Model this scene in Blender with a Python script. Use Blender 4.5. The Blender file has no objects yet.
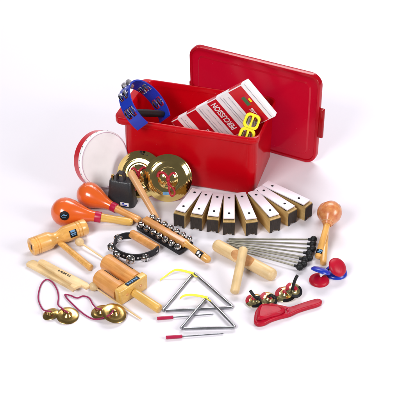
import bpy, bmesh, math, random
from mathutils import Vector, Matrix
random.seed(7)
R_ = math.radians; PI = math.pi
sc = bpy.context.scene
COL = sc.collection

# ------------------------------------------------------------------ camera
ELEV = R_(36); DIST = 2.8; K = 0.6 / 2.8 / 200
CAM = Vector((0, -DIST * math.cos(ELEV), DIST * math.sin(ELEV)))
FWD = Vector((0, math.cos(ELEV), -math.sin(ELEV)))
UP = Vector((0, math.sin(ELEV), math.cos(ELEV)))
XR = Vector((1, 0, 0)); TC = -FWD

def G(px, py, z=0.0):
    "point at height z seen at photo pixel (px, py)"
    d = FWD + XR * ((px - 200) * K) + UP * (-(py - 200) * K)
    return CAM + d * ((z - CAM.z) / d.z)

cam = bpy.data.cameras.new('camera'); camo = bpy.data.objects.new('camera', cam); COL.objects.link(camo)
camo.location = CAM; camo.rotation_euler = FWD.to_track_quat('-Z', 'Y').to_euler()
cam.angle = 2 * math.atan(0.6 / 2.8); cam.clip_end = 100; cam.clip_start = 0.05
sc.camera = camo

# ------------------------------------------------------------------ materials
def mat(name, col, rough=0.5, metal=0.0, coat=0.0, bump=0.0, bscale=60.0, var=0.0, vscale=20.0,
        stretch=(1, 1, 1), col2=None, rvar=0.0, spec=None, sss=0.0):
    m = bpy.data.materials.new(name); m.use_nodes = True
    nt = m.node_tree; N = nt.nodes; L = nt.links; b = N['Principled BSDF']
    b.inputs['Base Color'].default_value = (*col, 1); b.inputs['Roughness'].default_value = rough
    b.inputs['Metallic'].default_value = metal; b.inputs['Coat Weight'].default_value = coat
    b.inputs['Coat Roughness'].default_value = 0.08
    if spec is not None: b.inputs['Specular IOR Level'].default_value = spec
    if sss: b.inputs['Subsurface Weight'].default_value = sss; b.inputs['Subsurface Scale'].default_value = 0.01
    tc = N.new('ShaderNodeTexCoord'); mp = N.new('ShaderNodeMapping'); mp.inputs['Scale'].default_value = stretch
    L.new(tc.outputs['Object'], mp.inputs['Vector'])
    if var > 0 or col2:
        n = N.new('ShaderNodeTexNoise'); n.inputs['Scale'].default_value = vscale; n.inputs['Detail'].default_value = 6
        L.new(mp.outputs[0], n.inputs['Vector'])
        r = N.new('ShaderNodeValToRGB')
        c2 = col2 if col2 else tuple(c * (1 - var) for c in col)
        r.color_ramp.elements[0].position = 0.35; r.color_ramp.elements[1].position = 0.65
        r.color_ramp.elements[0].color = (*c2, 1); r.color_ramp.elements[1].color = (*col, 1)
        L.new(n.outputs['Fac'], r.inputs[0]); L.new(r.outputs[0], b.inputs['Base Color'])
    if rvar > 0:
        n2 = N.new('ShaderNodeTexNoise'); n2.inputs['Scale'].default_value = 45; n2.inputs['Detail'].default_value = 4
        L.new(tc.outputs['Object'], n2.inputs['Vector'])
        mr = N.new('ShaderNodeMapRange'); mr.inputs[3].default_value = rough - rvar; mr.inputs[4].default_value = rough + rvar
        L.new(n2.outputs['Fac'], mr.inputs[0]); L.new(mr.outputs[0], b.inputs['Roughness'])
    if bump > 0:
        n3 = N.new('ShaderNodeTexNoise'); n3.inputs['Scale'].default_value = bscale; n3.inputs['Detail'].default_value = 3
        L.new(mp.outputs[0], n3.inputs['Vector'])
        bp = N.new('ShaderNodeBump'); bp.inputs['Strength'].default_value = bump; bp.inputs['Distance'].default_value = 0.002
        L.new(n3.outputs['Fac'], bp.inputs['Height']); L.new(bp.outputs[0], b.inputs['Normal'])
    return m

def wood(name, light, dark, rough=0.4, coat=0.3, scale=16.0):
    m = bpy.data.materials.new(name); m.use_nodes = True
    nt = m.node_tree; N = nt.nodes; L = nt.links; b = N['Principled BSDF']
    b.inputs['Roughness'].default_value = rough; b.inputs['Coat Weight'].default_value = coat
    b.inputs['Coat Roughness'].default_value = 0.15
    tc = N.new('ShaderNodeTexCoord'); mp = N.new('ShaderNodeMapping'); mp.inputs['Scale'].default_value = (0.9, 9, 9)
    oi = N.new('ShaderNodeObjectInfo'); ad = N.new('ShaderNodeVectorMath'); ad.operation = 'ADD'
    L.new(tc.outputs['Object'], ad.inputs[0]); L.new(oi.outputs['Random'], ad.inputs[1]); L.new(ad.outputs[0], mp.inputs['Vector'])
    n = N.new('ShaderNodeTexNoise'); n.inputs['Scale'].default_value = scale; n.inputs['Detail'].default_value = 7
    n.inputs['Distortion'].default_value = 0.6
    L.new(mp.outputs[0], n.inputs['Vector'])
    r = N.new('ShaderNodeValToRGB'); r.color_ramp.elements[0].position = 0.3; r.color_ramp.elements[1].position = 0.68
    r.color_ramp.elements[0].color = (*dark, 1); r.color_ramp.elements[1].color = (*light, 1)
    L.new(n.outputs['Fac'], r.inputs[0])
    n2 = N.new('ShaderNodeTexNoise'); n2.inputs['Scale'].default_value = 22; n2.inputs['Detail'].default_value = 4; L.new(ad.outputs[0], n2.inputs['Vector'])
    hs = N.new('ShaderNodeHueSaturation'); L.new(r.outputs[0], hs.inputs['Color'])
    m1 = N.new('ShaderNodeMapRange'); m1.inputs[1].default_value = 0.3; m1.inputs[2].default_value = 0.7; m1.inputs[3].default_value = 0.84; m1.inputs[4].default_value = 1.08; L.new(n2.outputs['Fac'], m1.inputs[0])
    m3 = N.new('ShaderNodeMapRange'); m3.inputs[3].default_value = 0.90; m3.inputs[4].default_value = 1.08; L.new(oi.outputs['Random'], m3.inputs[0])
    mm = N.new('ShaderNodeMath'); mm.operation = 'MULTIPLY'; L.new(m1.outputs[0], mm.inputs[0]); L.new(m3.outputs[0], mm.inputs[1]); L.new(mm.outputs[0], hs.inputs['Value'])
    L.new(hs.outputs[0], b.inputs['Base Color'])
    bp = N.new('ShaderNodeBump'); bp.inputs['Strength'].default_value = 0.15; bp.inputs['Distance'].default_value = 0.001
    L.new(n.outputs['Fac'], bp.inputs['Height']); L.new(bp.outputs[0], b.inputs['Normal'])
    return m

def specks(m, amount=0.012, scale=260.0):
    "fine pale dust specks and hairline scuffs"
    nt = m.node_tree; N = nt.nodes; L = nt.links; b = N['Principled BSDF']; sock = b.inputs['Base Color']
    tc = N.new('ShaderNodeTexCoord'); v = N.new('ShaderNodeTexVoronoi'); v.inputs['Scale'].default_value = scale
    L.new(tc.outputs['Object'], v.inputs['Vector'])
    lt = N.new('ShaderNodeMath'); lt.operation = 'LESS_THAN'; lt.inputs[1].default_value = 0.17; L.new(v.outputs['Distance'], lt.inputs[0])
    sp = N.new('ShaderNodeSeparateColor'); L.new(v.outputs['Color'], sp.inputs[0])
    l2 = N.new('ShaderNodeMath'); l2.operation = 'LESS_THAN'; l2.inputs[1].default_value = amount; L.new(sp.outputs[0], l2.inputs[0])
    mu = N.new('ShaderNodeMath'); mu.operation = 'MULTIPLY'; L.new(lt.outputs[0], mu.inputs[0]); L.new(l2.outputs[0], mu.inputs[1])
    m2 = N.new('ShaderNodeMath'); m2.operation = 'MULTIPLY'; m2.inputs[1].default_value = 0.6; L.new(mu.outputs[0], m2.inputs[0])
    mx = N.new('ShaderNodeMix'); mx.data_type = 'RGBA'; mx.inputs[7].default_value = (0.85, 0.6, 0.62, 1)
    if sock.is_linked: L.new(sock.links[0].from_socket, mx.inputs[6])
    else: mx.inputs[6].default_value = sock.default_value
    L.new(m2.outputs[0], mx.inputs[0]); L.new(mx.outputs[2], sock)
def rings(m, scale, strength):
    "concentric lathe grooves about local X"
    nt = m.node_tree; N = nt.nodes; L = nt.links; b = N['Principled BSDF']
    tc = N.new('ShaderNodeTexCoord'); wv = N.new('ShaderNodeTexWave'); wv.wave_type = 'RINGS'; wv.rings_direction = 'X'
    wv.inputs['Scale'].default_value = scale; wv.inputs['Distortion'].default_value = 0.5; wv.inputs['Detail'].default_value = 2
    L.new(tc.outputs['Object'], wv.inputs['Vector'])
    bp = N.new('ShaderNodeBump'); bp.inputs['Strength'].default_value = strength; bp.inputs['Distance'].default_value = 0.0006
    L.new(wv.outputs['Fac'], bp.inputs['Height'])
    if b.inputs['Normal'].is_linked: L.new(b.inputs['Normal'].links[0].from_socket, bp.inputs['Normal'])
    L.new(bp.outputs[0], b.inputs['Normal'])
M_red = mat('red_plastic', (0.62, 0.001, 0.008), 0.20, bump=0.06, bscale=9, rvar=0.05, var=0.08, vscale=6, spec=0.3)
def translucent(m, col, fac):
    "let part of the light pass through thin plastic or skin"
    nt = m.node_tree; N = nt.nodes; b = N['Principled BSDF']; o = N['Material Output']
    t = N.new('ShaderNodeBsdfTranslucent'); t.inputs[0].default_value = (*col, 1)
    x = N.new('ShaderNodeMixShader'); x.inputs[0].default_value = fac
    nt.links.new(b.outputs[0], x.inputs[1]); nt.links.new(t.outputs[0], x.inputs[2]); nt.links.new(x.outputs[0], o.inputs['Surface'])
translucent(M_red, (1.0, 0.05, 0.12), 0.22); specks(M_red)
M_lid = mat('red_lid_plastic', (0.42, 0.001, 0.007), 0.16, bump=0.05, bscale=9, rvar=0.04, var=0.08, vscale=6, spec=0.45)
translucent(M_lid, (0.70, 0.006, 0.045), 0.30); specks(M_lid, 0.006)
M_paper = mat('white_studio_paper', (0.775, 0.752, 0.805), 0.75, bump=0.03, bscale=5, spec=0.2)
M_white = mat('white_card', (0.93, 0.92, 0.94), 0.4, coat=0.5, bump=0.35, bscale=22, var=0.08, vscale=30)
M_skin = mat('drum_skin', (0.95, 0.93, 0.955), 0.55, var=0.07, vscale=14, bump=0.05, bscale=120)

M_cred = mat('red_card', (0.60, 0.006, 0.018), 0.35, coat=0.5, bump=0.35, bscale=22, var=0.1, vscale=30)
M_grey = mat('grey_ink', (0.35, 0.34, 0.38), 0.6)
M_green = mat('green_ink', (0.05, 0.16, 0.06), 0.6)
M_black = mat('black_paint', (0.006, 0.006, 0.008), 0.45, rvar=0.08, spec=0.25)
M_rubber = mat('black_rubber', (0.008, 0.009, 0.010), 0.5, spec=0.3, bump=0.1, bscale=200)
M_leather = mat('black_leather', (0.007, 0.007, 0.010), 0.45, spec=0.25, bump=0.4, bscale=300)
M_hammer = mat('black_hammered_metal', (0.028, 0.031, 0.036), 0.38, metal=0.1, bump=0.35, bscale=260, rvar=0.08)
M_capk = mat('dark_end_grain', (0.035, 0.024, 0.018), 0.75, var=0.45, vscale=60, stretch=(1, 5, 1), bump=0.4, bscale=180)
M_yel = mat('yellow_plastic', (0.95, 0.84, 0.02), 0.35, var=0.05)
M_cord_y = mat('yellow_cord', (0.90, 0.80, 0.06), 0.6, bump=0.4, bscale=300)
M_cord_m = mat('magenta_cord', (0.34, 0.008, 0.09), 0.7, bump=0.5, bscale=400, var=0.3, vscale=300)
M_cord_r = mat('red_cord', (0.50, 0.006, 0.03), 0.6, bump=0.5, bscale=400, var=0.25, vscale=250)
M_vinyl = mat('magenta_vinyl', (0.40, 0.003, 0.05), 0.4)
M_blue = mat('blue_plastic', (0.008, 0.035, 0.42), 0.28, rvar=0.06, var=0.1, vscale=15)
M_lblue = mat('light_blue_ink', (0.11, 0.28, 0.50), 0.5)
M_lav = mat('lilac_white_plate', (0.84, 0.77, 0.84), 0.3, coat=0.2, var=0.04)
M_orange = mat('orange_lacquer', (0.76, 0.125, 0.016), 0.22, coat=0.5, var=0.12, vscale=9, bump=0.05, bscale=12)
M_gourd = mat('gourd_shell', (0.68, 0.29, 0.10), 0.33, coat=0.3, col2=(0.52, 0.14, 0.045), vscale=70, bump=0.1, bscale=50)
M_band = mat('crimson_band', (0.46, 0.004, 0.05), 0.35)
M_brass = mat('brass', (0.90, 0.70, 0.27), 0.10, metal=1, rvar=0.03, bump=0.04, bscale=60, var=0.12, vscale=40)
rings(M_brass, 55, 0.22)
M_brass2 = mat('finger_cymbal_brass', (0.72, 0.48, 0.16), 0.22, metal=1, rvar=0.06, var=0.3, vscale=60)
M_nickel = mat('nickel', (0.66, 0.65, 0.64), 0.16, metal=1, rvar=0.05)
M_steel = mat('steel_rod', (0.42, 0.43, 0.45), 0.3, metal=1, rvar=0.08, var=0.2, vscale=60)
M_shaft = mat('grey_mallet_shaft', (0.26, 0.245, 0.19), 0.35, metal=0.3, var=0.2, vscale=40)
M_cast = mat('red_castanet', (0.47, 0.002, 0.022), 0.42, spec=0.3, coat=0.0, var=0.2, vscale=40)
rings(M_cast, 120, 0.12)
M_dark = mat('dark_slot', (0.01, 0.008, 0.008), 0.7)
W_gold = wood('varnished_maple', (0.78, 0.43, 0.12), (0.62, 0.30, 0.06), 0.3, 0.5)
W_orange = wood('orange_hardwood', (0.74, 0.36, 0.11), (0.58, 0.235, 0.055), 0.33, 0.4)
W_pale = wood('pale_birch', (0.80, 0.60, 0.33), (0.70, 0.48, 0.22), 0.5, 0.1)
W_yel = wood('yellow_wood', (0.80, 0.50, 0.12), (0.70, 0.38, 0.07), 0.35, 0.4)
W_bar = wood('bar_box_wood', (0.62, 0.42, 0.17), (0.46, 0.29, 0.09), 0.5, 0.1)
W_pink = wood('peach_beech', (0.74, 0.42, 0.20), (0.62, 0.32, 0.13), 0.4, 0.2)
W_scoop = wood('scooped_brown_wood', (0.62, 0.33, 0.13), (0.50, 0.23, 0.08), 0.5, 0.1)

# ------------------------------------------------------------------ mesh helpers
MATS = {}                      # matrix of each thing / part
def frame_x(A, B, roll=Vector((0, 0, 1))):
    x = (B - A).normalized(); y = roll.cross(x)
    if y.length < 1e-4: y = Vector((0, 1, 0)).cross(x)
    y.normalize(); z = x.cross(y)
    m = Matrix((x, y, z)).transposed().to_4x4(); m.translation = A
    return m

def axes(x, yhint):
    x = x.normalized(); z = x.cross(yhint).normalized(); y = z.cross(x)
    return Matrix((x, y, z)).transposed()

def thing(name, label, cat, mtx=None, loc=None, group=None):
    o = bpy.data.objects.new(name, None); COL.objects.link(o); o.empty_display_size = 0.03
    m = mtx.copy() if mtx is not None else Matrix.Translation(loc if loc is not None else Vector())
    o.matrix_world = m; MATS[o.name] = m
    tag(o, label, cat, group)
    return o

def tag(o, label=None, cat=None, group=None, kind=None):
    if label: o['label'] = label
    if cat: o['category'] = cat
    if group: o['group'] = group
    if kind: o['kind'] = kind
    return o

def smooth_path(pts, n=8, closed=False):
    P = [Vector(p) for p in pts]; out = []
    m = len(P); rng = m if closed else m - 1
    for i in range(rng):
        p1 = P[i]; p2 = P[(i + 1) % m]
        p0 = P[(i - 1) % m] if (closed or i > 0) else p1 * 2 - p2
        p3 = P[(i + 2) % m] if (closed or i + 2 < m) else p2 * 2 - p1
        for k in range(n):
            t = k / n
            out.append(0.5 * ((2 * p1) + (p2 - p0) * t + (2 * p0 - 5 * p1 + 4 * p2 - p3) * t * t + (3 * p1 - p0 - 3 * p2 + p3) * t ** 3))
    if not closed: out.append(P[-1])
    return out

class MB:
    def __init__(s): s.bm = bmesh.new()
    def loft(s, loops, mi=0, cap0=True, cap1=True, closed=True, T=None):
        rows = []
        for lp in loops:
            rows.append([s.bm.verts.new((T @ Vector(p)) if T is not None else Vector(p)) for p in lp])
        n = len(rows[0])
        for a, b in zip(rows, rows[1:]):
            for i in range(n if closed else n - 1):
                j = (i + 1) % n
                try: f = s.bm.faces.new((a[i], a[j], b[j], b[i])); f.material_index = mi
                except ValueError: pass
        if cap0: f = s.bm.faces.new(list(reversed(rows[0]))); f.material_index = mi
        if cap1: f = s.bm.faces.new(rows[-1]); f.material_index = mi
        return rows
    def lathe(s, prof, T=None, seg=40, mi=0, a0=0.0, a1=2 * PI):
        "revolve (x, r) about local X"
        full = abs(a1 - a0 - 2 * PI) < 1e-6
        n = seg if full else seg + 1
        rows = []
        for x, r in prof:
            if r < 1e-7 and full:
                p = Vector((x, 0, 0)); rows.append([s.bm.verts.new((T @ p) if T is not None else p)])
            else:
                row = []
                for i in range(n):
                    a = a0 + (a1 - a0) * i / seg
                    p = Vector((x, r * math.cos(a), r * math.sin(a)))
                    row.append(s.bm.verts.new((T @ p) if T is not None else p))
                rows.append(row)
        for a, b in zip(rows, rows[1:]):
            for i in range(seg):
                j = (i + 1) % n if full else i + 1
                if len(a) == 1 and len(b) == 1: continue
                if len(a) == 1: f = s.bm.faces.new((a[0], b[j], b[i]))
                elif len(b) == 1: f = s.bm.faces.new((a[i], a[j], b[0]))
                else: f = s.bm.faces.new((a[i], a[j], b[j], b[i]))
                f.material_index = mi
        if full:
            if len(rows[0]) > 1: s.bm.faces.new(list(reversed(rows[0]))).material_index = mi
            if len(rows[-1]) > 1: s.bm.faces.new(rows[-1]).material_index = mi
        return s
    def tube(s, pts, r, seg=10, mi=0, closed=False, T=None):
        P = [Vector(p) for p in pts]; n = len(P)
        rad = r if isinstance(r, (list, tuple)) else [r] * n
        tn = []
        for i in range(n):
            a = P[(i - 1) % n] if (closed or i > 0) else P[i]; b = P[(i + 1) % n] if (closed or i < n - 1) else P[i]
            tn.append((b - a).normalized())
        u = tn[0].orthogonal().normalized(); loops = []
        for i in range(n):
            u = (u - tn[i] * u.dot(tn[i])).normalized(); v = tn[i].cross(u)
            loops.append([P[i] + (u * math.cos(2 * PI * k / seg) + v * math.sin(2 * PI * k / seg)) * rad[i] for k in range(seg)])
        if closed:
            # the seam: rotate last to match first
            rows = s.loft(loops, mi, False, False, T=T)
            a = rows[-1]; b = rows[0]
            best = min(range(seg), key=lambda q: (a[0].co - b[q].co).length)
            for i in range(seg):
                j = (i + 1) % seg
                try: s.bm.faces.new((a[i], a[j], b[(best + j) % seg], b[(best + i) % seg])).material_index = mi
                except ValueError: pass
        else:
            s.loft(loops, mi, True, True, T=T)
        return s
    def ribbon(s, pts, wvec, thick, mi=0, T=None, closed=False):
        "band of width vector wvec (constant or list) and thickness, swept along pts"
        P = [Vector(p) for p in pts]; n = len(P); loops = []
        for i in range(n):
            a = P[max(i - 1, 0)]; b = P[min(i + 1, n - 1)]
            t = (b - a).normalized(); w = wvec[i] if isinstance(wvec, list) else wvec
            nn = t.cross(w).normalized() * thick / 2; h = w / 2
            loops.append([P[i] - h - nn, P[i] + h - nn, P[i] + h + nn, P[i] - h + nn])
        s.loft(loops, mi, True, True, T=T); return s
    def box(s, size, loc=(0, 0, 0), rot=None, bev=0.0, seg=3, mi=0, T=None):
        m = Matrix.Translation(Vector(loc))
        if rot is not None: m = m @ rot.to_4x4()
        m = m @ Matrix.Diagonal((size[0], size[1], size[2], 1))
        b2 = bmesh.new(); bmesh.ops.create_cube(b2, size=1.0, matrix=m)
        if bev > 0: bmesh.ops.bevel(b2, geom=b2.edges[:], offset=bev, segments=seg, profile=0.5, affect='EDGES')
        s.join(b2, mi, T); return s
    def prism(s, outline, z0, z1, bev=0.0, seg=2, mi=0, T=None):
        b2 = bmesh.new()
        lo = [b2.verts.new((x, y, z0)) for x, y in outline]; hi = [b2.verts.new((x, y, z1)) for x, y in outline]
        n = len(lo)
        b2.faces.new(list(reversed(lo))); b2.faces.new(hi)
        for i in range(n): b2.faces.new((lo[i], lo[(i + 1) % n], hi[(i + 1) % n], hi[i]))
        bmesh.ops.recalc_face_normals(b2, faces=b2.faces[:])
        if bev > 0:
            es = [e for e in b2.edges if abs(e.verts[0].co.z - e.verts[1].co.z) < 1e-7]
            bmesh.ops.bevel(b2, geom=es, offset=bev, segments=seg, profile=0.5, affect='EDGES')
        s.join(b2, mi, T); return s
    def join(s, b2, mi=0, T=None):
        mp = {}
        for v in b2.verts: mp[v] = s.bm.verts.new((T @ v.co) if T is not None else v.co)
        for f in b2.faces:
            try: g = s.bm.faces.new([mp[v] for v in f.verts]); g.material_index = mi
            except ValueError: pass
        b2.free()
    def build(s, name, mats, parent=None, world=False, sharp=38):
        bm = s.bm
        bmesh.ops.recalc_face_normals(bm, faces=bm.faces[:])
        if world and parent is not None: bm.transform(MATS[parent.name].inverted())
        for f in bm.faces: f.smooth = True
        lim = R_(sharp)
        for e in bm.edges:
            if len(e.link_faces) == 2 and e.calc_face_angle(0) > lim: e.smooth = False
        me = bpy.data.meshes.new(name); bm.to_mesh(me); bm.free()
        for m in (mats if isinstance(mats, (list, tuple)) else [mats]): me.materials.append(m)
        o = bpy.data.objects.new(name, me); COL.objects.link(o)
        if parent is not None: o.parent = parent
        MATS[o.name] = MATS[parent.name].copy() if parent is not None else Matrix()
        return o

def rrect(w, d, r, z, n=8, cx=0, cy=0):
    out = []
    for sx, sy, a0 in ((1, 1, 0), (-1, 1, 90), (-1, -1, 180), (1, -1, 270)):
        for k in range(n + 1):
            a = R_(a0 + 90 * k / n)
            out.append((cx + sx * (w / 2 - r) + r * math.cos(a), cy + sy * (d / 2 - r) + r * math.sin(a), z))
    return out

def text_mesh(name, body, size, material, parent, T, extrude=0.0003, align='CENTER', sx=1.0):
    cu = bpy.data.curves.new(name, 'FONT'); cu.body = body; cu.size = size; cu.extrude = extrude
    cu.align_x = align; cu.align_y = 'CENTER'; cu.offset = size * 0.02
    tmp = bpy.data.objects.new('tmp_text', cu); COL.objects.link(tmp)
    dg = bpy.context.evaluated_depsgraph_get()
    me = bpy.data.meshes.new_from_object(tmp.evaluated_get(dg))
    bpy.data.objects.remove(tmp)
    me.transform(T @ Matrix.Diagonal((sx, 1, 1, 1))); me.materials.clear(); me.materials.append(material)
    for p in me.polygons: p.material_index = 0
    me.name = name
    o = bpy.data.objects.new(name, me); COL.objects.link(o); o.parent = parent
    return o

def rod_profile(L, r, rnd=None, r2=None):
    "rounded-end rod from x=0 to L"
    r2 = r if r2 is None else r2; e = rnd if rnd else r * 0.6; e2 = e * r2 / r
    p = [(0, 0)]
    for k in range(1, 6): a = PI / 2 * k / 5; p.append((e * (1 - math.cos(a)), r - min(r, e) + min(r, e) * math.sin(a)))
    p = [(0, 0)] + p[1:]
    for k in range(1, 12): p.append((e + (L - e - e2) * k / 12, r + (r2 - r) * k / 12))
    for k in range(5, 0, -1): a = PI / 2 * k / 5; p.append((L - e2 * (1 - math.cos(a)), r2 - min(r2, e2) + min(r2, e2) * math.sin(a)))
    p.append((L, 0)); return p

def ball(mb, c, r, mi=0, seg=20, T=None):
    prof = [(-r * math.cos(PI * k / 12), r * math.sin(PI * k / 12)) for k in range(13)]
    prof[0] = (-r, 0); prof[-1] = (r, 0)
    m = Matrix.Translation(Vector(c)); m = (T @ m) if T is not None else m
    mb.lathe(prof, m, seg, mi)

def sleigh_bell(name, c, r, parent, spin=0.0, tiltv=None, world=False):
    "round jingle bell: two domes, seam ring, crossed dark slots on the lower / outer dome"
    mb = MB(); ax = (tiltv or Vector((0, 0, 1))).normalized()
    F = axes(ax, Vector((math.cos(spin), math.sin(spin), 0.13))).to_4x4(); F.translation = Vector(c)
    prof = []
    for k in range(13):
        a = PI * k / 12; rr = r * math.sin(a)
        if k == 6: prof += [(-r * 0.05, r * 1.0), (-r * 0.05, r * 1.08), (r * 0.05, r * 1.08), (r * 0.05, r)]
        else: prof.append((-r * math.cos(a), rr if 0 < k < 12 else 0))
    mb.lathe(prof, F, 20, 0)
    for q in (0, PI / 2):
        pts = []
        for k in range(9):
            a = R_(-58 + 116 * k / 8)
            pts.append((r * 1.0 * math.cos(a), r * math.sin(a) * math.cos(q), r * math.sin(a) * math.sin(q)))
        w = Vector((0, -math.sin(q), math.cos(q))) * r * 0.26
        mb.ribbon(pts, w, r * 0.06, 1, T=F)
    for q in (0, PI / 2, PI, 3 * PI / 2):
        a = R_(58); p = Vector((r * math.cos(a), r * math.sin(a) * math.cos(q), r * math.sin(a) * math.sin(q)))
        m = F @ frame_x(p * 0.97, p * 1.1)
        mb.lathe([(0, r * 0.22), (r * 0.05, r * 0.22)], m, 12, 1)
    mb.lathe([(-r * 1.12, r * 0.18), (-r * 0.95, r * 0.22)], F, 10, 0)
    return mb.build(name, [M_nickel, M_dark], parent, world)

# ------------------------------------------------------------------ setting: one sweep of white studio paper
mb = MB(); prof = [(-1.7, 0), (-1, 0), (0, 0), (2.5, 0)]
for k in range(1, 13):
    a = PI / 2 * k / 12; prof.append((2.5 + 2.0 * math.sin(a), 2.0 - 2.0 * math.cos(a)))
prof.append((4.5, 4.5))
mb.loft([[(x, y, z) for y, z in prof] for x in (-6, -3, 0, 3, 6)], 0, False, False, closed=False)
floor = mb.build('floor', M_paper); tag(floor, kind='structure')

# ------------------------------------------------------------------ red bin
BA = R_(-16.4); bu = Vector((math.cos(BA), math.sin(BA), 0)); bv = Vector((-math.sin(BA), math.cos(BA), 0))
BW, BD, BH = 0.445, 0.256, 0.21
FRc = G(258.0, 139.8, BH)
bc = FRc - bu * BW / 2 + bv * BD / 2; bc.z = 0
mB = Matrix.Rotation(BA, 4, 'Z'); mB.translation = bc
bin_ = thing('storage_bin', 'open glossy red plastic storage bin holding a carton behind the cymbals', 'storage bin', mB)
mb = MB()
W0, D0 = BW - 0.030, BD - 0.014; OX = 0.010
mb.loft([rrect(W0 - 0.018, D0 - 0.018, 0.018, 0.0, 8, OX), rrect(W0 - 0.009, D0 - 0.009, 0.022, 0.003, 8, OX), rrect(W0 - 0.004, D0 - 0.004, 0.025, 0.010, 8, OX),
         rrect(W0 - 0.002, D0 - 0.000, 0.027, 0.09, 8, OX), rrect(W0, D0 + 0.004, 0.032, 0.182, 8, OX), rrect(W0 + 0.004, D0 + 0.006, 0.032, 0.186, 8, OX),
         rrect(W0 + 0.004, D0 + 0.006, 0.032, BH - 0.020, 8, OX),
         rrect(W0 - 0.004, D0, 0.03, BH - 0.020, 8, OX), rrect(W0 - 0.006, D0 - 0.004, 0.03, 0.15, 8, OX), rrect(W0 - 0.024, D0 - 0.016, 0.024, 0.006, 8, OX)],
        0, True, True)
body = mb.build('bin_body', M_red, bin_)
mb = MB()
mb.loft([rrect(W0 + 0.0035, D0 + 0.0055, 0.032, BH - 0.0205, 8, OX), rrect(BW - 0.004, BD - 0.004, 0.026, BH - 0.0225), rrect(BW, BD, 0.028, BH - 0.019), rrect(BW, BD, 0.028, BH - 0.004),
         rrect(BW - 0.003, BD - 0.003, 0.027, BH - 0.001), rrect(BW - 0.008, BD - 0.008, 0.026, BH), rrect(W0 + 0.002, D0 + 0.002, 0.032, BH, 8, OX),
         rrect(W0 - 0.003, D0 - 0.001, 0.030, BH - 0.003, 8, OX), rrect(W0 - 0.0045, D0 - 0.0005, 0.030, BH - 0.0195, 8, OX)], 0, False, False)
mb.build('bin_rim', M_red, bin_)

# ------------------------------------------------------------------ lid, standing on its long edge and leaning back
LA = R_(-28.5); lean = R_(-2.7); LW, LH = 0.446, 0.320
lr = Vector((0.364, 0.186, 0.001))
lx = Vector((math.cos(LA), math.sin(LA), 0)); lb = Vector((-math.sin(LA), math.cos(LA), 0))
ly = Vector((0, 0, 1)) * math.cos(lean) + lb * math.sin(lean)
lz = lx.cross(ly)
mL = Matrix((lx, ly, lz)).transposed().to_4x4(); mL.translation = lr - lx * LW / 2
lid = thing('bin_lid', 'glossy red rectangular plastic lid standing on its long edge behind the bin', 'lid', mL)
mb = MB(); cy = LH / 2
mb.loft([rrect(LW, LH, 0.038, -0.018, 10, 0, cy), rrect(LW, LH, 0.038, -0.003, 10, 0, cy), rrect(LW - 0.003, LH - 0.003, 0.037, 0.0, 10, 0, cy),
         rrect(LW - 0.016, LH - 0.016, 0.032, 0.0005, 10, 0, cy), rrect(LW - 0.020, LH - 0.020, 0.030, -0.003, 10, 0, cy),
         rrect(LW - 0.060, LH - 0.056, 0.022, -0.003, 10, 0, cy), rrect(LW - 0.068, LH - 0.064, 0.020, 0.001, 10, 0, cy)], 0, False, True)
mb.build('lid_panel', M_lid, lid)
for sx, tw_, tx in ((1, 0.105, 0.004), (-1, 0.060, -0.004)):
    mb = MB(); mb.box((0.022, tw_, 0.012), (sx * (LW / 2 + tx), cy - 0.006, -0.011), bev=0.004)
    mb.build('latch_tab', M_lid, lid)
# ------------------------------------------------------------------ striped carton in the bin
cT, cL, cR_ = G(246.5, 82, 0.3468), G(171, 122, 0.1497), G(275.5, 116.5, 0.2407)
CL, CH, CT = (cL - cT).length, (cR_ - cT).length, 0.019
ax = (cT - cL).normalized(); ay = (cT - cR_); ay = (ay - ax * ay.dot(ax)).normalized(); nn = ax.cross(ay).normalized()
mC = Matrix((ax, ay, nn)).transposed().to_4x4()
mC.translation = cT - ax * CL - ay * CH - nn * CT
carton = thing('carton', 'red and white striped percussion carton propped diagonally inside the red bin', 'box', mC)
fr_ = [0, .085, .205, .335, .485, .605, .765, .925, 1.0]
bounds = [(fr_[q] * CL, fr_[q + 1] * CL, (q + 1) % 2) for q in range(8)]
mb = MB()
for x0, x1, k in bounds:
    mb.box((x1 - x0, CH, CT), ((x0 + x1) / 2, CH / 2, CT / 2), mi=k)
bm_ = mb.bm
bmesh.ops.remove_doubles(bm_, verts=bm_.verts[:], dist=1e-6)
inner = [f for f in bm_.faces if abs(f.normal.x) > 0.9 and 0.001 < f.calc_center_median().x < CL - 0.001]
bmesh.ops.delete(bm_, geom=inner, context='FACES_ONLY')
bm_.normal_update()
es = [e for e in bm_.edges if len(e.link_faces) == 2 and e.calc_face_angle(0) > 1.0]
bmesh.ops.bevel(bm_, geom=es, offset=0.0022, segments=3, profile=0.5, affect='EDGES')
mb.build('carton_body', [M_white, M_cred], carton, sharp=60)
mb = MB()
for q in (.375, .655, .13, .965):
    mb.box((0.0016, CH - 0.008, 0.0006), (q * CL, CH / 2, CT + 0.0002))
for q in (.40, .68):
    mb.box((0.0009, CH - 0.02, 0.0006), (q * CL, CH / 2, CT + 0.0002))
mb.build('printed_line', M_grey, carton)
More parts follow.
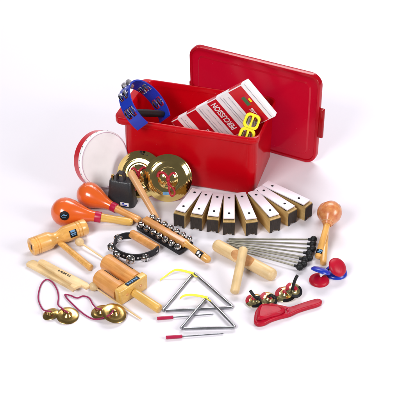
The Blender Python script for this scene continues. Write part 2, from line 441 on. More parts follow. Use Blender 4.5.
# lettering runs along the stripe, reading from the bin up to the far corner
def ctext(q, yy, body, size, sx):
    Tt = Matrix.Translation((q * CL, yy, CT + 0.0006)) @ Matrix.Rotation(PI / 2, 4, 'Z')
    text_mesh('lettering', body, size, M_white, carton, Tt, sx=sx)
ctext(.545, CH * 0.54, 'PERCUSSION', 0.0275, 0.66)
ctext(.845, CH * 0.27, 'PERCUSS', 0.0150, 0.7)
ctext(.27, CH * 0.38, 'PE', 0.0235, 0.8)
rs = random.Random(3)
for q0 in (.150, .365, .445, .675, .730):
    mb = MB(); yy = CH * 0.10; x_ = q0 * CL; first = None
    outline = []
    while yy < CH * 0.88:                       # a ragged line of print, one continuous strip
        w_ = rs.uniform(0.0006, 0.0018); ln = rs.uniform(0.002, 0.006)
        outline += [(w_, yy), (w_, yy + ln), (0.00025, yy + ln), (0.00025, yy + ln + 0.0012)]; yy += ln + 0.0012
    pts = [(x_ + a, b) for a, b in outline] + [(x_, outline[-1][1]), (x_, outline[0][1])]
    mb.prism(pts, CT + 0.0001, CT + 0.0006); mb.build('small_print', M_grey, carton)
mb = MB(); mb.box((0.012, 0.032, 0.0006), (0.855 * CL, CH * 0.62, CT + 0.0004)); mb.build('printed_emblem', M_green, carton)
mb = MB(); mb.box((0.006, 0.014, 0.0006), (0.90 * CL, CH * 0.60, CT + 0.0004)); mb.build('printed_emblem', M_yel, carton)

# ------------------------------------------------------------------ yellow jingle frame
def jingle_pair(mb, c, ax_, r=0.0105, mi=1, gap=0.003):
    for s in (-1, 1):
        F = frame_x(Vector(c) + ax_ * (s * gap - 0.0004), Vector(c) + ax_ * (s * gap + 0.01))
        mb.lathe([(0, 0), (0, r), (0.0009, r), (0.0022 * s if s > 0 else 0.0009, r * 0.4), (0.0022, 0)], F, 20, mi)

yn = (TC + XR * 0.15).normalized(); yx = (XR * 0.93 + UP * -0.34); yx = (yx - yn * yx.dot(yn)).normalized(); yy = yn.cross(yx)
mY = Matrix((yx, yy, yn)).transposed().to_4x4(); mY.translation = G(249.0, 128.5, 0.213)
yel = thing('jingle_tambourine', 'small yellow plastic jingle frame standing against the striped carton in the bin', 'jingle frame', mY)
mb = MB()
def ladder_half(mb, cy0, w=0.046, h=0.046, bar=0.0075, th=0.011):
    # side bars, cross bars (butted)
    mb.loft([[(x * s1, y * s2 + cy0, z) for x, y, z0 in rrect(1, 1, 0.3, 0)] for s1, s2, z in ((w, h, -th / 2), (w, h, th / 2), (w - 2 * bar, h - 2 * bar, th / 2), (w - 2 * bar, h - 2 * bar, -th / 2), (w, h, -th / 2))], 0, False, False)
    mb.box((bar, h - 2 * bar + 0.002, th - 0.001), (0, cy0, 0), bev=0.002)
ladder_half(mb, 0.022); ladder_half(mb, -0.0225)
mb.build('frame', M_yel, yel)
for cy0 in (0.022, -0.0225):
    for sx in (-1, 1):
        mb = MB(); ring_c = (sx * 0.0098, cy0, 0)
        for s in (-1, 1):
            F = frame_x(Vector(ring_c) + Vector((s * 0.0022, 0, 0)), Vector(ring_c) + Vector((s * 0.01, 0, 0)))
            mb.lathe([(0, 0), (0, 0.0125), (0.0008, 0.0125), (0.0022, 0.006), (0.0026, 0)], F, 22, 0)
        mb.build('jingle', M_steel, yel)

# ------------------------------------------------------------------ blue crescent tambourine over the rim
A2 = (XR * 0.84 + UP * 0.54).normalized()
taxis = (A2 * 0.86 + TC * 0.51).normalized()
tup = (UP * 0.84 - XR * 0.54); tup = (tup - taxis * tup.dot(taxis)).normalized()
tnear = taxis.cross(tup).normalized()
if tnear.dot(TC) < 0: tnear = -tnear
TR = 0.084
pn = G(131.3, 113.5, 0.250)
tcen = pn - tnear * TR
mT = Matrix((taxis, tnear, tup)).transposed()
if mT.determinant() < 0: mT = Matrix((-taxis, tnear, tup)).transposed()
mT = mT.to_4x4(); mT.translation = tcen
tamb = thing('crescent_tambourine', 'blue crescent tambourine with silver jingles hooked over the left rim of the bin', 'tambourine', mT)
def arcp(phi, r=TR):       # phi from apex (local Z), positive toward near (local Y)
    return Vector((0, r * math.sin(phi), r * math.cos(phi)))
BWid = 0.043
def band_seg(mb, p0, p1, x0, x1, th=0.005, n=10):
    loops = []
    for k in range(n + 1):
        ph = p0 + (p1 - p0) * k / n
        o_, i_ = arcp(ph, TR + th / 2), arcp(ph, TR - th / 2)
        loops.append([o_ + Vector((x0, 0, 0)), o_ + Vector((x1, 0, 0)), i_ + Vector((x1, 0, 0)), i_ + Vector((x0, 0, 0))])
    mb.loft(loops, 0)
PH0, PH1 = R_(-130), R_(125)
slots = [R_(a) for a in (-96, -58, -2, 22, 72)]
slots = [R_(a) for a in (-90, -46, 10, 48, 88)]
hw = R_(11)
mb = MB(); cur = PH0
for s_ in slots:
    band_seg(mb, cur, s_ - hw, -BWid / 2, BWid / 2)
    for x0, x1 in ((-BWid / 2, -0.0160), (-0.0025, 0.0025), (0.0160, BWid / 2)): band_seg(mb, s_ - hw, s_ + hw, x0, x1)
    cur = s_ + hw
band_seg(mb, cur, PH1, -BWid / 2, BWid / 2)
mb.build('hoop', M_blue, tamb)
for s_ in slots:
    for xo in (-0.0092, 0.0092):
        mb = MB(); c = arcp(s_, TR) + Vector((xo, 0, 0))
        for s in (-1, 1):
            F = frame_x(c + Vector((s * 0.0015, 0, 0)), c + Vector((s * 0.01, 0, 0)))
            mb.lathe([(0, 0), (0.0005, 0.0150), (0.0012, 0.0150), (0.0024, 0.005), (0.0036, 0.004), (0.004, 0)], F, 20, 0)
        mb.tube([arcp(s_, TR - 0.004) + Vector((xo - 0.006, 0, 0)), arcp(s_, TR - 0.004) + Vector((xo + 0.006, 0, 0))], 0.0012, 8)
        mb.build('jingle', M_nickel, tamb)
mb = MB(); g0, g1 = arcp(R_(88), TR - 0.004), arcp(R_(-118), TR - 0.004)
mb.tube([g0, g0.lerp(g1, 0.08), g0.lerp(g1, 0.5), g0.lerp(g1, 0.92), g1], [0.008, 0.0105, 0.0115, 0.0105, 0.008], 16)
mb.build('grip', M_rubber, tamb)

# ------------------------------------------------------------------ white hand drum
dn = Vector((0.66, -0.685, 0.293)).normalized(); DR = 0.0870; DD = 0.037
dcen = G(105, 160.0, 0.095)
F = axes(dn, Vector((0, 0, 1))); low = -Vector((0, 0, 1)) ; low = (low - dn * low.dot(dn)).normalized()
mD = F.to_4x4(); mD.translation = dcen - dn * DD
drum = thing('hand_drum', 'round white-skinned hand drum with a red shell leaning beside the bin', 'drum', mD)
mb = MB(); mb.lathe([(0, DR - 0.006), (0, DR), (DD - 0.013, DR), (DD - 0.013, DR - 0.006), (0, DR - 0.006)], seg=72)
mb.build('shell', M_cred, drum)
mb = MB(); mb.lathe([(DD - 0.0128, DR + 0.0005), (DD - 0.003, DR + 0.001), (DD - 0.0005, DR - 0.001), (DD, DR - 0.004), (DD - 0.0012, DR - 0.009), (DD - 0.0015, 0)], seg=72)
mb.build('drum_skin', M_skin, drum)
mb = MB(); mb.tube([(DD + 0.0006, (DR - 0.0038) * math.cos(2 * PI * k / 72), (DR - 0.0038) * math.sin(2 * PI * k / 72)) for k in range(72)], 0.0007, 6, closed=True)
mb.build('skin_edge', mat('faint_mauve_edge', (0.55, 0.36, 0.48), 0.6), drum)
for k in range(26):
    a = 2 * PI * k / 26; mb = MB()
    p = Vector((DD - 0.008, (DR + 0.0005) * math.cos(a), (DR + 0.0005) * math.sin(a)))
    q = Vector((DD - 0.008, (DR + 0.01) * math.cos(a), (DR + 0.01) * math.sin(a)))
    mb.lathe([(0, 0.0022), (0.0008, 0.0019), (0.0015, 0)], frame_x(p, q), 10)
    mb.build('tack', M_steel, drum)

# ------------------------------------------------------------------ crash cymbals
def cymbal(px, py, nrm, z, label, flip):
    n_ = nrm.normalized(); F = axes(n_, Vector((0, 0, 1))).to_4x4(); F.translation = G(px, py, z)
    t = thing('crash_cymbal', label, 'cymbal', F, group='pair of brass cymbals')
    r = 0.0720; mb = MB()
    top = [(0.0135, 0.0), (0.0135, 0.004), (0.0128, 0.011), (0.0108, 0.019), (0.0072, 0.0262), (0.0046, 0.0295), (0.0038, 0.031), (0.0046, 0.034), (0.0050, 0.040), (0.0042, 0.050), (0.0010, 0.058), (-0.0035, 0.066), (-0.0075, r), ]
    bot = [(x - 0.0014, max(rr - 0.0006, 0)) for x, rr in reversed(top)]
    mb.lathe(top + bot[:-1] + [(0.0121, 0)], seg=96); mb.build('disc', M_brass, t, sharp=70)
    # strap: flat loop and cord tail, made in world axes round the bell
    c = F @ Vector((0.0145, 0, 0)); down = (-UP + n_ * 0.25).normalized(); side = XR * flip
    mb = MB(); P = lambda u, v, w: c + side * u + (-down) * v + n_ * w
    mb.tube(smooth_path([P(0, 0, 0), P(0.004, 0.012, 0.006), P(0.016, 0.022, 0.006), P(0.028, 0.018, 0.002), P(0.030, 0.006, -0.002)], 6), 0.0034, 10)
    mb.tube(smooth_path([P(0, 0, 0.002), P(-0.004, 0.010, 0.004), P(-0.014, 0.020, 0.004), P(-0.022, 0.016, 0.0)], 6), 0.003, 10)
    ball(mb, P(0, 0, 0.004), 0.0062)
    mb.tube(smooth_path([P(0, 0, 0.004), P(-0.004, -0.014, 0.006), P(-0.016, -0.030, -0.001), P(-0.020, -0.044, -0.004), P(-0.012, -0.052, -0.005), P(-0.005, -0.042, -0.003), P(-0.003, -0.026, 0.002), P(0.001, -0.008, 0.005)], 7), 0.0026, 10)
    mb.build('strap', M_cord_r, t, world=True)
    return t
cR = cymbal(168, 178.5, Vector((0.03, -0.90, 0.42)), 0.0690, 'front brass cymbal with red cord, full disc facing forward against the bin', -1)
mb = MB(); Fm = MATS[cR.name] @ Matrix.Translation((0.0085, 0, 0))
pc = Fm.translation - UP * 0.043 - XR * 0.004 + TC * 0.002
mb.box((0.022, 0.010, 0.0008), (0, 0, 0), T=Matrix.Translation(pc) @ camo.rotation_euler.to_matrix().to_4x4(), bev=0)
mb.build('maker_sticker', M_lblue, cR, world=True)
cymbal(139.5, 174.5, Vector((-0.20, -0.82, 0.54)), 0.063, 'rear brass cymbal partly hidden behind the cowbell and the front cymbal', 1)

# ------------------------------------------------------------------ cowbell and its beater
mW = Matrix.Rotation(R_(-16), 4, 'Z'); mW.translation = G(122.5, 202)
cow = thing('cowbell', 'black hammered metal cowbell standing mouth down beside the orange maracas', 'cowbell', mW)
mb = MB(); HB = 0.083
mb.loft([rrect(0.086, 0.050, 0.014, 0.0), rrect(0.088, 0.052, 0.015, 0.002), rrect(0.085, 0.049, 0.014, 0.006), rrect(0.074, 0.041, 0.012, HB * 0.6), rrect(0.067, 0.034, 0.010, HB - 0.003), rrect(0.062, 0.029, 0.008, HB)], 0, False, True)
mb.build('bell_body', M_hammer, cow)
mb = MB()
path = [(-0.011, 0, HB - 0.001), (-0.011, 0, HB + 0.018), (-0.007, 0, HB + 0.0235), (0.007, 0, HB + 0.0235), (0.011, 0, HB + 0.018), (0.011, 0, HB - 0.001)]
mb.ribbon(path, Vector((0, 0.016, 0)), 0.004); mb.build('mounting_loop', M_hammer, cow)
mb = MB(); mb.lathe([(0, 0.0045), (0.010, 0.0045), (0.0125, 0)], frame_x(Vector((-0.026, 0, HB)), Vector((-0.026, 0, HB + 0.02))), 12); mb.build('wing_screw', M_brass2, cow)
tl = Matrix.Translation((0.016, -0.0252, 0.012)) @ Matrix.Rotation(R_(90 - 8), 4, 'X')
mb = MB(); mb.box((0.026, 0.011, 0.0008), bev=0, T=tl); mb.build('maker_label', M_white, cow)
mb = MB(); mb.box((0.014, 0.0035, 0.0008), (0.001, -0.002, 0.0006), T=tl); mb.box((0.006, 0.003, 0.0008), (-0.004, 0.003, 0.0006), T=tl); mb.build('label_mark', M_blue, cow)

A = G(157.2, 219.5, 0.009); B = G(130.0, 171.5, 0.100)
L = (B - A).length
stk = thing('cowbell_beater', 'peach wooden beater leaning up against the cowbell and cymbals', 'beater', frame_x(A, B))
mb = MB(); mb.lathe(rod_profile(L, 0.0085, 0.006, 0.0115), seg=28); mb.build('stick', W_pink, stk)

# ------------------------------------------------------------------ orange maracas
def maraca(name, label, A, B, za, zb, prof_scale, handle_mat, grp, bandm=M_band, shell=M_orange, L0=0.26):
    a = G(*A, za); b = G(*B, zb); L = (b - a).length; k = L / L0
    t = thing(name, label, 'maraca', frame_x(a, b), group=grp)
    s = prof_scale; mb = MB()
    pr = [(0, 0), (0.0015, 0.010), (0.006, 0.0205), (0.014, 0.0305), (0.026, 0.0385), (0.040, 0.042), (0.054, 0.0415), (0.070, 0.0375), (0.086, 0.031), (0.102, 0.0245), (0.116, 0.0195), (0.128, 0.0165), (0.1395, 0.0152), (0.1395, 0)]
    mb.lathe([(x * k, r * s) for x, r in pr], seg=56); mb.build('shaker_head', shell, t)
    mb = MB(); mb.lathe([(0.1395 * k, 0), (0.1395 * k, 0.0158 * s), (0.141 * k, 0.0162 * s), (0.158 * k, 0.0158 * s), (0.159 * k, 0.0150 * s), (0.159 * k, 0)], seg=40); mb.build('neck_band', bandm, t)
    mb = MB(); mb.lathe([(0.1592 * k, 0), (0.1592 * k, 0.0128 * s), (0.175 * k, 0.0118 * s), (0.20 * k, 0.0112 * s), (0.235 * k, 0.0118 * s), (0.250 * k, 0.0112 * s), (0.257 * k, 0.0085 * s), (0.26 * k, 0.004 * s), (0.2605 * k, 0)], seg=32); mb.build('handle', handle_mat, t)
    return t, k, s
m1, k1, s1 = maraca('maraca', 'front orange maraca with round black sticker on its head and yellow handle', (51, 209.5), (133, 222.5), 0.043, 0.011, 1.0, W_yel, 'pair of orange maracas')
def patch(name, parent, x0, x1, r0, r1, a0, a1, m, n=10):
    mb = MB(); mb.lathe([(x0, r0), (x1, r1)], seg=n, a0=a0, a1=a1); return mb.build(name, m, parent)
# round sticker on the head, facing up toward the camera
def disc_on(mtx, c_loc, n_loc, r, parent, name, m, lift=0.0006, sy=1.0, rot=0.0, dome=0.0):
    mb = MB(); F = frame_x(c_loc + n_loc * lift, c_loc + n_loc * (lift + 0.01))
    mb.lathe([(-0.0015, r), (0.0002 , r), (dome, r * 0.5), (dome * 1.3 + 0.0002, 0)], F, 28); return mb.build(name, m, parent)
def head_point(mtx, xloc, rloc, px, py):
    "local point on the head facing the camera, with slope-aware normal"
    inv = mtx.to_3x3().inverted(); t = inv @ TC
    d = Vector((0, t.y, t.z)).normalized()
    return d
d = head_point(MATS[m1.name], 0, 0, 0, 0)
ang = math.atan2(d.z, d.y) + 0.25
dv = Vector((0, math.cos(ang), math.sin(ang)))
st_c = Vector((0.050 * k1, 0, 0)) + dv * 0.0412
disc_on(None, st_c, (dv + Vector((0.03, 0, 0))).normalized(), 0.0135, m1, 'round_sticker', M_black, 0.0005, dome=0.0014)
Fs = frame_x(st_c, st_c + dv); Fs3 = Fs
mb = MB()
mb.ribbon(smooth_path([(0.0032, -0.008, -0.003), (0.0036, -0.003, 0.003), (0.0036, 0.003, 0.002), (0.0032, 0.008, 0.004)], 5), Vector((0, 0.001, 0.0035)), 0.0004, 0, T=Fs)
mb.ribbon([(0.0034, -0.006, -0.006), (0.0034, 0.005, -0.004)], Vector((0, 0, 0.0012)), 0.0004, 0, T=Fs)
mb.build('sticker_emblem', M_lblue, m1)
m2, k2, s2 = maraca('maraca', 'rear orange maraca without a sticker, its orange-tan handle beside the cowbell', (79.0, 189.5), (141, 221), 0.040, 0.010, 0.90, W_orange, 'pair of orange maracas')

# ------------------------------------------------------------------ tubular tone block with handle
A = G(31.5, 254.5); B = G(86.5, 233.5); fr = frame_x(A, B); L = (B - A).length
tb = thing('tone_block', 'yellow wooden double tone block, hammer shaped with a dark hole in its left end', 'tone block', fr)
r0 = 0.0255; T0 = Matrix.Translation((0, 0, r0))
mb = MB()
pr = [(0.004, 0.0), (0.004, 0.014), (0.001, 0.0165), (0, 0.0195), (0.002, r0 - 0.001), (0.004, r0)]
def groove(x, r): return [(x - 0.0015, r), (x, r - 0.0018), (x + 0.0015, r)]
f = L / 0.20
for x in (0.018, 0.026): pr += groove(x * f, r0)
pr += [(0.060 * f, r0), (0.068 * f, r0 * 0.97), (0.080 * f, r0 * 0.72), (0.090 * f, r0 * 0.62), (0.100 * f, r0 * 0.66), (0.112 * f, r0 * 0.84), (0.124 * f, r0 * 0.92)]
for x in (0.165, 0.176): pr += groove(x * f, r0 * 0.93)
pr += [(L - 0.004, r0 * 0.93), (L - 0.001, r0 * 0.86), (L, r0 * 0.7), (L, 0)]
mb.lathe(pr, T0, 56); mb.build('block_body', W_gold, tb)
mb = MB(); mb.lathe([(0.0035, 0), (0.0035, 0.0138), (0.0042, 0.0138)], T0 @ Matrix.Translation((-0.0003, 0, 0)), 28); mb.build('end_hole', W_scoop, tb)
mb = MB(); mb.box((0.001, 0.0045, 0.019), (0.0028, 0, r0 + 0.000), bev=0); mb.build('sound_slot', M_dark, tb)
inv = fr.to_3x3().inverted(); t_ = inv @ TC; an = math.atan2(t_.z, t_.y)
mb = MB(); mb.lathe([(0.130 * f, r0 * 0.93 + 0.0004), (0.155 * f, r0 * 0.93 + 0.0004)], T0, 12, a0=an - 0.15, a1=an + 0.75); mb.build('label_patch', M_black, tb)
mb = MB()
for a0, a1, x0, x1 in ((0.0, 0.25, 0.134, 0.150), (0.36, 0.5, 0.133, 0.143), (0.36, 0.5, 0.145, 0.152), (0.58, 0.66, 0.136, 0.150)):
    mb.lathe([(x0 * f, r0 * 0.93 + 0.0008), (x1 * f, r0 * 0.93 + 0.0008)], T0, 4, a0=an - 0.15 + a0, a1=an - 0.15 + a1)
mb.build('label_mark', M_lblue, tb)
Ah = G(58.5, 241.5, 0.014); Bh = G(91.5, 268.5, 0.009)
mb = MB(); mb.lathe(rod_profile((Bh - Ah).length, 0.0085, 0.004, 0.0095), frame_x(Ah, Bh), 28); mb.build('handle', W_gold, tb, world=True)

# ------------------------------------------------------------------ thin beaters
def beater(A, B, label, z0=0.012, z1=0.004, r=0.0125):
    a = G(*A, z0); b = G(*B, z1); fr = frame_x(a, b); L = (b - a).length
    t = thing('ball_beater', label, 'beater', fr, group='thin wooden ball beaters')
    mb = MB(); mb.lathe(rod_profile(L - r * 0.8, 0.0026, 0.002, 0.0022), Matrix.Translation((r * 0.8, 0, 0)), 14); mb.build('shaft', W_pale, t)
    mb = MB(); mb.lathe([(-r, 0), (-r * 0.9, r * 0.45), (-r * 0.55, r * 0.84), (0, r), (r * 0.55, r * 0.84), (r * 0.9, r * 0.5), (r * 1.15, r * 0.3), (r * 1.2, 0)], seg=28); mb.build('ball', W_pale, t)
beater((79.5, 242), (112, 264), 'thin pale ball beater between the yellow tone block and the twin wooden block')
beater((93.5, 286.5), (141, 319), 'thin pale ball beater running below the twin wooden block to the lower right')

# ------------------------------------------------------------------ flat wooden slapstick
A = G(27, 267.5); B = G(88, 290.5); fr = frame_x(A, B); L = (B - A).length
sl = thing('slapstick', 'flat pale wooden slapstick of two boards with small dark stamped writing', 'clapper', fr)
fi = fr.inverted()
def loc2(px, py, z=0): v = fi @ G(px, py, z); return (v.x, v.y)
mb = MB(); mb.prism([loc2(26.5, 266.5), loc2(29, 264), loc2(33.5, 262.5), loc2(76, 283), loc2(79.5, 286), loc2(77, 288), loc2(73, 292.5), loc2(69.5, 290)], 0.0, 0.011, 0.0015)
mb.build('lower_board', W_pale, sl)
mb = MB(); mb.prism([loc2(38, 261.5, .02), loc2(40, 259.5, .02), loc2(43.5, 259.5, .02), loc2(88, 283, .02), loc2(90, 286, .02), loc2(86, 288, .02), loc2(81.5, 285.5, .02), loc2(79, 286, .02), loc2(74, 288.5, .02), loc2(70, 286.0, .02), loc2(72, 283.5, .02)], 0.012, 0.021, 0.0015)
mb.build('upper_board', W_pale, sl)
xm, ym = loc2(64.5, 273.5, .021)
v1 = Vector(loc2(57, 269.7, .021)); v2 = Vector(loc2(73.5, 278, .021)); ang = math.atan2(v2.y - v1.y, v2.x - v1.x)
text_mesh('stamped_writing', 'R. MUSIC CO.', 0.0082, M_dark, sl, Matrix.Translation((xm, ym, 0.0213)) @ Matrix.Rotation(ang, 4, 'Z'), sx=0.9)

# ------------------------------------------------------------------ finger cymbals on magenta cords
def fc_profile(r): return [(0.0125, 0), (0.012, r * 0.14), (0.009, r * 0.27), (0.005, r * 0.38), (0.004, r * 0.44), (0.0042, r * 0.7), (0.0022, r * 0.97), (0.0016, r), (0.0008, r * 0.98), (0.003, r * 0.5), (0.0075, r * 0.25), (0.010, 0)]
def finger_cymbal(parent, px, py, r, z, tilt, m=M_brass2):
    n_ = tilt.normalized(); F = axes(n_, Vector((0, 1, 0.1))).to_4x4(); F.translation = G(px, py, z)
    mb = MB(); mb.lathe(fc_profile(r), F, 48); return mb.build('cymbal_plate', m, parent, world=True, sharp=70)
def cord(parent, pts, r, m, z=0.003):
    mb = MB(); P = [G(p[0], p[1], p[2] if len(p) > 2 else z) for p in pts]
    mb.tube(smooth_path(P, 8), r, 10); return mb.build('cord', m, parent, world=True)
t = thing('finger_cymbals', 'left pair of brass finger cymbals joined by a tall magenta cord loop', 'finger cymbals', loc=G(59, 315), group='finger cymbals on magenta cords')
finger_cymbal(t, 50.5, 314.5, 0.021, 0.003, Vector((-0.25, -0.05, 1)))
finger_cymbal(t, 67.5, 316, 0.0285, 0.004, Vector((0.1, -0.12, 1)))
cord(t, [(51, 311.5, 0.019), (47, 311, 0.017), (42.5, 309, 0.004), (38.5, 300), (39, 291), (42, 283), (47, 279.5), (52.5, 282.5), (57, 289.5), (58.5, 297), (58, 304.5, 0.004), (62, 308.5, 0.012), (67.5, 312.5, 0.020)], 0.0019, M_cord_m)
t = thing('finger_cymbals', 'brass finger cymbals with a flattened magenta cord, below the ball beater', 'finger cymbals', loc=G(108, 314), group='finger cymbals on magenta cords')
finger_cymbal(t, 101.5, 312.5, 0.027, 0.004, Vector((-0.12, 0, 1)))
finger_cymbal(t, 114.0, 313.5, 0.032, 0.013, Vector((0.28, -0.12, 1)))
cord(t, [(101.5, 309, 0.020), (97, 308.5, 0.019), (93, 304.5, 0.008), (89, 298), (83, 296), (77, 298), (70.5, 295.5), (65, 294.5), (67.5, 299), (75, 306.5), (83, 313.5), (91, 318.3), (97, 319.2, 0.004), (104, 317.5, 0.012), (110, 314.5, 0.026), (113.5, 310.2, 0.030)], 0.0019, M_cord_m)

# ------------------------------------------------------------------ twin wooden tone block
A = G(107, 269.0); B = G(136, 288.5); fr = frame_x(A, B)
tw = thing('twin_tone_block', 'twin-tube orange wood tone block with square end board and handle', 'tone block', fr)
fi = fr.inverted()
rc = 0.0245
def lp(px, py, z): return fi @ G(px, py, z)
c1a = lp(105, 262.0, rc); c1b = lp(138, 281.5, rc)
yoff = c1a.y
# both tubes run along local X; y offset symmetric round the pixel axis
y1 = (c1a.y + c1b.y) / 2; c2a = lp(98.5, 276.5, rc); c2b = lp(121, 292, rc); y2 = (c2a.y + c2b.y) / 2
sep = y1 - y2
if sep < 2 * rc + 0.001: dlt = (2 * rc + 0.001 - sep) / 2; y1 += dlt; y2 -= dlt
xe = (c1b.x + c2b.x) / 2 - 0.002
for y_, x0 in ((y1, c1a.x), (y2, c2a.x)):
    mb = MB(); prt = rod_profile(xe - x0, rc, 0.007); prt = [q for q in prt if q[0] < (xe - x0) * 0.93] + [(xe - x0, rc), (xe - x0, 0)]
    xm_ = (xe - x0) * 0.52
    prt2 = []
    for q in prt:
        prt2.append(q)
    mb.lathe(prt2, Matrix.Translation((x0, y_, rc)), 48); ob = mb.build('tube', W_orange, tw)
    mb = MB(); mb.box(((xe - x0) * 0.62, 0.0035, 0.002), ((x0 + xe) / 2 - 0.004, y_ + 0.0125, rc + 0.0208), rot=Matrix.Rotation(R_(-31), 3, 'X'))
    mb.build('sound_slot', M_dark, tw)
yc = (y1 + y2) / 2; PW = (y1 - y2) + 2 * rc - 0.006; PHt = 0.047; PT = 0.021
mb = MB(); mb.box((PT, PW, PHt), (xe + PT / 2 + 0.0005, yc, PHt / 2 + 0.001), bev=0.004); mb.build('end_board', W_yel, tw)
for dy in (-0.024, 0.024):
    mb = MB(); mb.lathe([(0, 0), (0, 0.0042), (0.0014, 0.0038), (0.0018, 0)], Matrix.Translation((xe + PT + 0.0003, yc + dy, PHt * 0.55)), 14); mb.build('screw_plug', W_orange, tw)
mb = MB(); mb.box((0.013, 0.044, 0.0008), (xe + PT / 2 + 0.001, yc + 0.004, PHt + 0.0012)); mb.build('label_plate', M_black, tw)
mb = MB()
for k in range(5): mb.box((0.006 - 0.0015 * (k % 2), 0.0045, 0.0008), (xe + PT / 2 + 0.001, yc + 0.004 - 0.015 + k * 0.0073, PHt + 0.0018))
mb.build('label_mark', M_lblue, tw)
he = lp(160, 309.5, 0.012); hx = xe + PT
ha = Vector((hx + 0.0003, yc - 0.002, 0.020)); mb = MB(); mb.lathe(rod_profile((he - ha).length, 0.0115, 0.004, 0.012), frame_x(ha, he), 28); mb.build('handle', W_yel, tw)

# ------------------------------------------------------------------ wrist bells
t = thing('wrist_bells', 'black leather strap of sleigh bells bent round a wooden grip', 'jingle bells', loc=G(135, 248))
pts = [(131.5, 235.5), (125, 235.8), (119, 238), (115, 242.5), (114.3, 247), (117, 251.5), (123, 255), (131, 257), (140, 257), (148, 255), (154.5, 252), (158.5, 249)]
zs = 0.016
P = smooth_path([G(p[0], p[1], zs) for p in pts], 6)
mb = MB(); mb.ribbon(P, Vector((0, 0, 0.021)), 0.0032); mb.build('strap', M_leather, t, world=True)
ga = G(131.5, 233.5, 0.017); gb = G(157, 248.5, 0.017)
mb = MB(); mb.lathe(rod_profile((gb - ga).length, 0.0125, 0.002), frame_x(ga, gb), 28); mb.build('grip', W_orange, t, world=True)
cen = G(137, 246, zs)
for i, (bx, by) in enumerate([(118, 238.5), (111.5, 247), (116.5, 254.5), (130.5, 259.5), (145, 257.5)]):
    c = G(bx, by, 0.0135); out = (c - cen); out.z = 0.5 * out.length; sleigh_bell('bell', c, 0.0118, t, spin=i * 0.9, tiltv=out + Vector((0, -0.03, 0.03)), world=True)
for px, py in ((156.5, 250.6), (124, 255.2), (138, 257.6), (121, 237.2)):
    c = G(px, py, zs + 0.001); o_ = (c - cen); o_.z = 0; o_.normalize()
    if py < 240: o_ = -o_
    mb = MB(); mb.lathe([(0.0016, 0.0036), (0.0028, 0.003), (0.0034, 0)], frame_x(c, c + o_), 14); mb.build('rivet', M_nickel, t, world=True)

# ------------------------------------------------------------------ sleigh bell stick
A = G(144.5, 226.5); B = G(210.5, 266.0); fr = frame_x(A, B); L = (B - A).length
t = thing('sleigh_bell_stick', 'orange wooden stick with two rows of silver sleigh bells and a handle', 'jingle stick', fr)
BL_ = L * 0.635
mb = MB(); mb.box((BL_ + 0.006, 0.058, 0.012), (BL_ / 2, 0, 0.010), bev=0.001); mb.build('leather_backing', M_leather, t)
mb = MB(); mb.box((BL_, 0.021, 0.018), (BL_ / 2 + 0.001, 0.000, 0.0253), bev=0.003); mb.build('stick_body', W_orange, t)
for side in (-1, 1):
    for k in range(7):
        sleigh_bell('bell', (0.010 + k * (BL_ - 0.018) / 6, side * 0.0235, 0.0250), 0.0092, t, spin=k * 1.3 + side, tiltv=Vector((0.1, side * 0.9, 0.65)))
h0 = BL_ + 0.001; HL = L - h0
mb = MB(); mb.lathe([(0, 0), (0, 0.0105), (0.006, 0.0098), (0.014, 0.0085), (HL * 0.35, 0.0095), (HL * 0.7, 0.0115), (HL * 0.9, 0.0108), (HL * 0.97, 0.007), (HL, 0)], Matrix.Translation((h0, 0, 0.028)) @ Matrix.Rotation(R_(8), 4, 'Y'), 32)
mb.build('handle', W_gold, t)
inv = fr.to_3x3().inverted(); t_ = inv @ TC; an = math.atan2(t_.z, t_.y)
TT = Matrix.Translation((h0, 0, 0.028)) @ Matrix.Rotation(R_(8), 4, 'Y')
mb = MB(); mb.lathe([(HL * 0.5, 0.0110), (HL * 0.72, 0.0119)], TT, 12, a0=an - 0.9, a1=an + 0.9); mb.build('label_patch', M_black, t)
mb = MB(); mb.lathe([(HL * 0.53, 0.0115), (HL * 0.6, 0.0118)], TT, 6, a0=an - 0.5, a1=an + 0.3); mb.lathe([(HL * 0.63, 0.0119), (HL * 0.68, 0.0122)], TT, 6, a0=an - 0.2, a1=an + 0.6); mb.build('label_mark', M_white, t)

# ------------------------------------------------------------------ triangles, cords and strikers
def triangle(a, b, c, r, label, strap, size_word, gapfrac=0.03):
    z = r; P = [G(*a, z), G(*b, z), G(*c, z)]
    t = thing('triangle', label, 'triangle', loc=Vector((P[0].x, P[0].y, 0)), group='two metal triangles')
    cr = 0.009
    # start just right of corner b (the open corner), go to c, a, back to b
    pts = []
    bdir = (P[2] - P[1]).normalized()
    pts.append(P[1] + bdir * 0.0085)
    for i in (2, 0):
        prv = P[1] if i == 2 else P[2]; nxt = P[0] if i == 2 else P[1]
        u = (prv - P[i]).normalized(); v = (nxt - P[i]).normalized()
        s0 = P[i] + u * cr; s1 = P[i] + v * cr
        base = pts[-1]
        for k in range(1, 9): pts.append(base.lerp(s0, k / 8))
        for k in range(1, 7):
            q = k / 7; pts.append((1 - q) ** 2 * s0 + 2 * q * (1 - q) * P[i] + q * q * s1)
        pts.append(s1)
    base = pts[-1]; u = (P[1] - base)
    for k in range(1, 9): pts.append(base + u * (k / 8) * 0.985)
    mb = MB(); mb.tube(pts, r, 14); mb.build('rod', M_steel, t, world=True)
    mb = MB(); Q = [G(p[0], p[1], p[2]) for p in strap]
    mb.ribbon(smooth_path(Q, 6), Vector((0.0015, 0.0052, 0.003)), 0.0018)
    mb.tube(smooth_path([G(strap[-1][0] - 2.5, strap[-1][1] - 1.5, 0.011), G(strap[-1][0] + 1, strap[-1][1] + 2.2, 0.013), G(strap[-1][0] + 4, strap[-1][1] + 3.5, 0.004)], 6), 0.0017, 8)
    mb.build('cord', M_cord_y, t, world=True)
    return t
